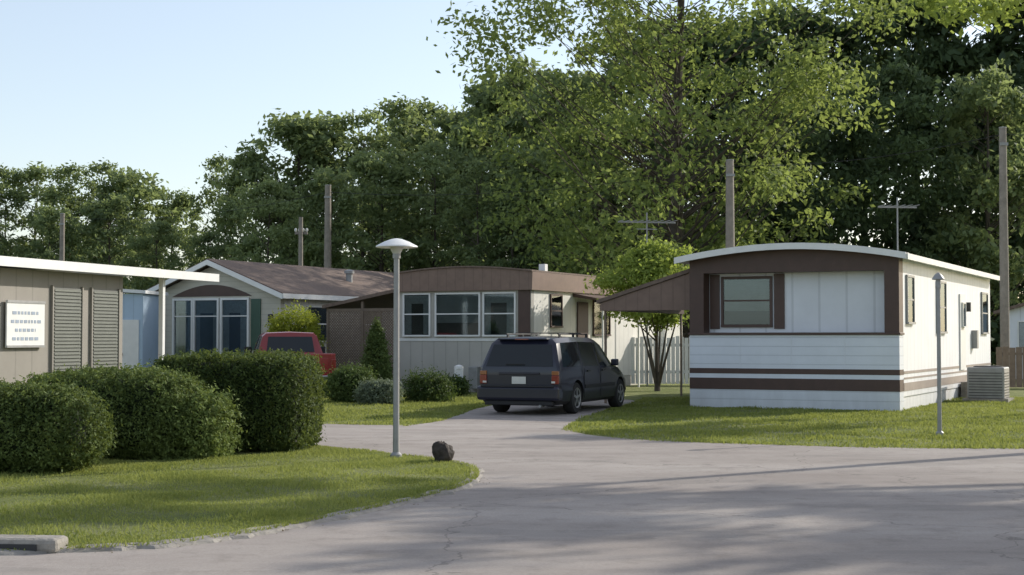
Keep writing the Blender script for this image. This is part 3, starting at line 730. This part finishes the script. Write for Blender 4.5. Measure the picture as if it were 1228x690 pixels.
# ------------------------------------------------------------ trees
tree('maple_tree',(7.3,66,0),L_BIG,H=23.5,cr=9.9,cb=2.4,ncl=320,npc=270,lsize=.15,tr=.42,crmin=.09,crmax=.18,pw=.36,outer=.3,lf=.2)
sp=tree('ornamental_sapling',(4.35,45,0),L_SAP,H=4.5,cr=1.8,cb=1.9,ncl=48,npc=170,lsize=.075,tr=.07,crmin=.2,crmax=.33)
stq=[]
for k in range(5):
    a=k*1.3; stq+=tube([(0,0,0),(.2*math.cos(a),.2*math.sin(a),.8),(.6*math.cos(a),.6*math.sin(a),2.2)],[.05,.04,.02],6)
quads('side_stems',np.array(stq),np.zeros(len(stq)),[BARK],sp)
# shade trees to the right of the view
sh=dict(H=11,cb=7.6,ncl=44,npc=120,lsize=.13,tr=.24,crmin=.12,crmax=.23,outer=.1,lf=.3)
s1=tree('shade_tree',(17.4,24.2,0),L_BIG,cr=3.5,**sh)
tree('shade_tree',(21.6,23.8,0),L_BIG,cr=3.5,**sh)
tree('shade_tree',(25.8,24.2,0),L_BIG,cr=3.6,**sh)
tree('shade_tree',(20.5,20.0,0),L_BIG,cr=3.0,**{**sh,'ncl':24})
tree('shade_tree',(13.3,25.0,0),L_BIG,cr=2.8,**{**sh,'ncl':30})
tree('shade_tree',(19.3,36.8,0),L_BIG,cr=2.8,**{**sh,'ncl':34})
lq=[];tq=tube([(0,0,6.4),(-4,-.2,7.5),(-8,-.6,7.6),(-10.6,-.8,6.95)],[.13,.09,.05,.02],6)
for (x,y,z,r) in ((-9.2,-.5,7.0,.5),(-9.9,-.8,6.8,.5),(-10.5,-.9,6.75,.42),(-8.6,-.3,7.1,.6),(-10.2,-.2,7.05,.6),(-11.0,-1.0,6.85,.4),(-9.4,.3,7.05,.6)):
    lq.append(clump_leaves(np.array([x,y,z]),r,150,.07))
lq=np.concatenate(lq); tq=np.array(tq)
quads('overhanging_branch',np.concatenate([lq,tq]),np.concatenate([np.zeros(len(lq)),np.ones(len(tq))]),[L_SAP,BARK],s1)
# forest variants
var=[]
for k,(H,cr,m) in enumerate(((15,4.6,L_FOR),(16,5.2,L_FOR),(14,4.3,L_FOR),(18,5.0,L_FOR))):
    Q,i=tree_quads(H=H,cr=cr,cb=1.0,ncl=95,npc=120,lsize=.20,tr=.22,crmin=.11,crmax=.25,pw=.45,outer=.45,lf=.3)
    me=quads('forest_tree_%d'%k,Q,i,[m,BARK]); var.append((me.data,H,cr)); bpy.data.objects.remove(me)
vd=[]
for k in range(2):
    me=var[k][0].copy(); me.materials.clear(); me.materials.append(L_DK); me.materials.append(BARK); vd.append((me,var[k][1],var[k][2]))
forest=empty('distant_tree_line')
def ft(v,X,Y,H,wf=1.):
    d,h0,c0=v; o=bpy.data.objects.new('forest_tree',d); COL.objects.link(o); o.parent=forest
    s=H/h0; o.location=(X,Y,-.1); o.scale=(s*wf,s*wf,s); o.rotation_euler[2]=random.uniform(0,6.28)
cont=[(-.42,.108),(-.341,.106),(-.308,.114),(-.269,.122),(-.244,.105),(-.219,.088),(-.191,.125),(-.158,.133),(-.136,.153),(-.102,.149),(-.063,.155),(-.024,.15),(-.008,.16),(.05,.18),(.15,.2),(.2,.215),(.27,.235),(.40,.245)]
cs=np.array(cont)
def el(s): return float(np.interp(s,cs[:,0],cs[:,1]))
for base,step,sub in ((114,.025,.006),(98,.036,-.028)):
    s=-.46
    while s<.05:
        Y=base+random.uniform(-5,5)+ (0 if s<-.21 else -14); e=el(s)+sub+random.uniform(-.014,.008)
        ft(random.choice(var),s*Y,Y,1.6+e*Y,random.uniform(.8,1.1)); s+=step*random.uniform(.8,1.2)
for base,step,sub in ((90,.033,.016),(78,.05,-.045)):
    s=.0
    while s<(.40 if base>80 else .37):
        Y=base+random.uniform(-3,3); e=el(s)+sub+random.uniform(-.012,.012)
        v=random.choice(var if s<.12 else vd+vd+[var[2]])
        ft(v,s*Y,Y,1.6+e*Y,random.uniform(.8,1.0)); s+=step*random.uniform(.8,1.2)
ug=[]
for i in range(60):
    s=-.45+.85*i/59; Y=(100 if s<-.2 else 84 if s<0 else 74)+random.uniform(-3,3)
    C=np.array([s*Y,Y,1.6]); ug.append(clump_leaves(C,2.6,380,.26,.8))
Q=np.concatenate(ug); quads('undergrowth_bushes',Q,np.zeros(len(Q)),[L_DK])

# ------------------------------------------------------------ light, world, camera
AZ,EL=55,26
to=Vector((math.sin(math.radians(AZ))*math.cos(math.radians(EL)),math.cos(math.radians(AZ))*math.cos(math.radians(EL)),math.sin(math.radians(EL))))
ld=bpy.data.lights.new('sun','SUN'); ld.energy=5.0; ld.angle=math.radians(.6); ld.color=(1,.94,.84)
lo=bpy.data.objects.new('sun',ld); COL.objects.link(lo); lo.rotation_euler=to.to_track_quat('Z','Y').to_euler(); lo.location=(40,40,40)
wd=bpy.data.worlds.new('World'); sc.world=wd; wd.use_nodes=True; nt=wd.node_tree
bg=nt.nodes['Background']; sk=nt.nodes.new('ShaderNodeTexSky'); sk.sky_type='NISHITA'; sk.sun_disc=False
sk.sun_elevation=math.radians(EL); sk.sun_rotation=math.radians(AZ); sk.air_density=1.0; sk.dust_density=1.0; sk.ozone_density=1.2
hz=mixc(nt,1.0,sk.outputs[0],(2.0,1.95,1.95,1),'ADD')
nt.links.new(hz,bg.inputs[0]); bg.inputs[1].default_value=.142
cd=bpy.data.cameras.new('camera'); cam=bpy.data.objects.new('camera',cd); COL.objects.link(cam)
cd.lens=52.8; cd.sensor_width=36; cd.clip_end=2000; cam.location=(0,0,1.6); cam.rotation_euler=(math.radians(90+1.91),0,0)
sc.camera=cam
sc.view_settings.view_transform='Standard'; sc.view_settings.look='None'; sc.view_settings.exposure=0
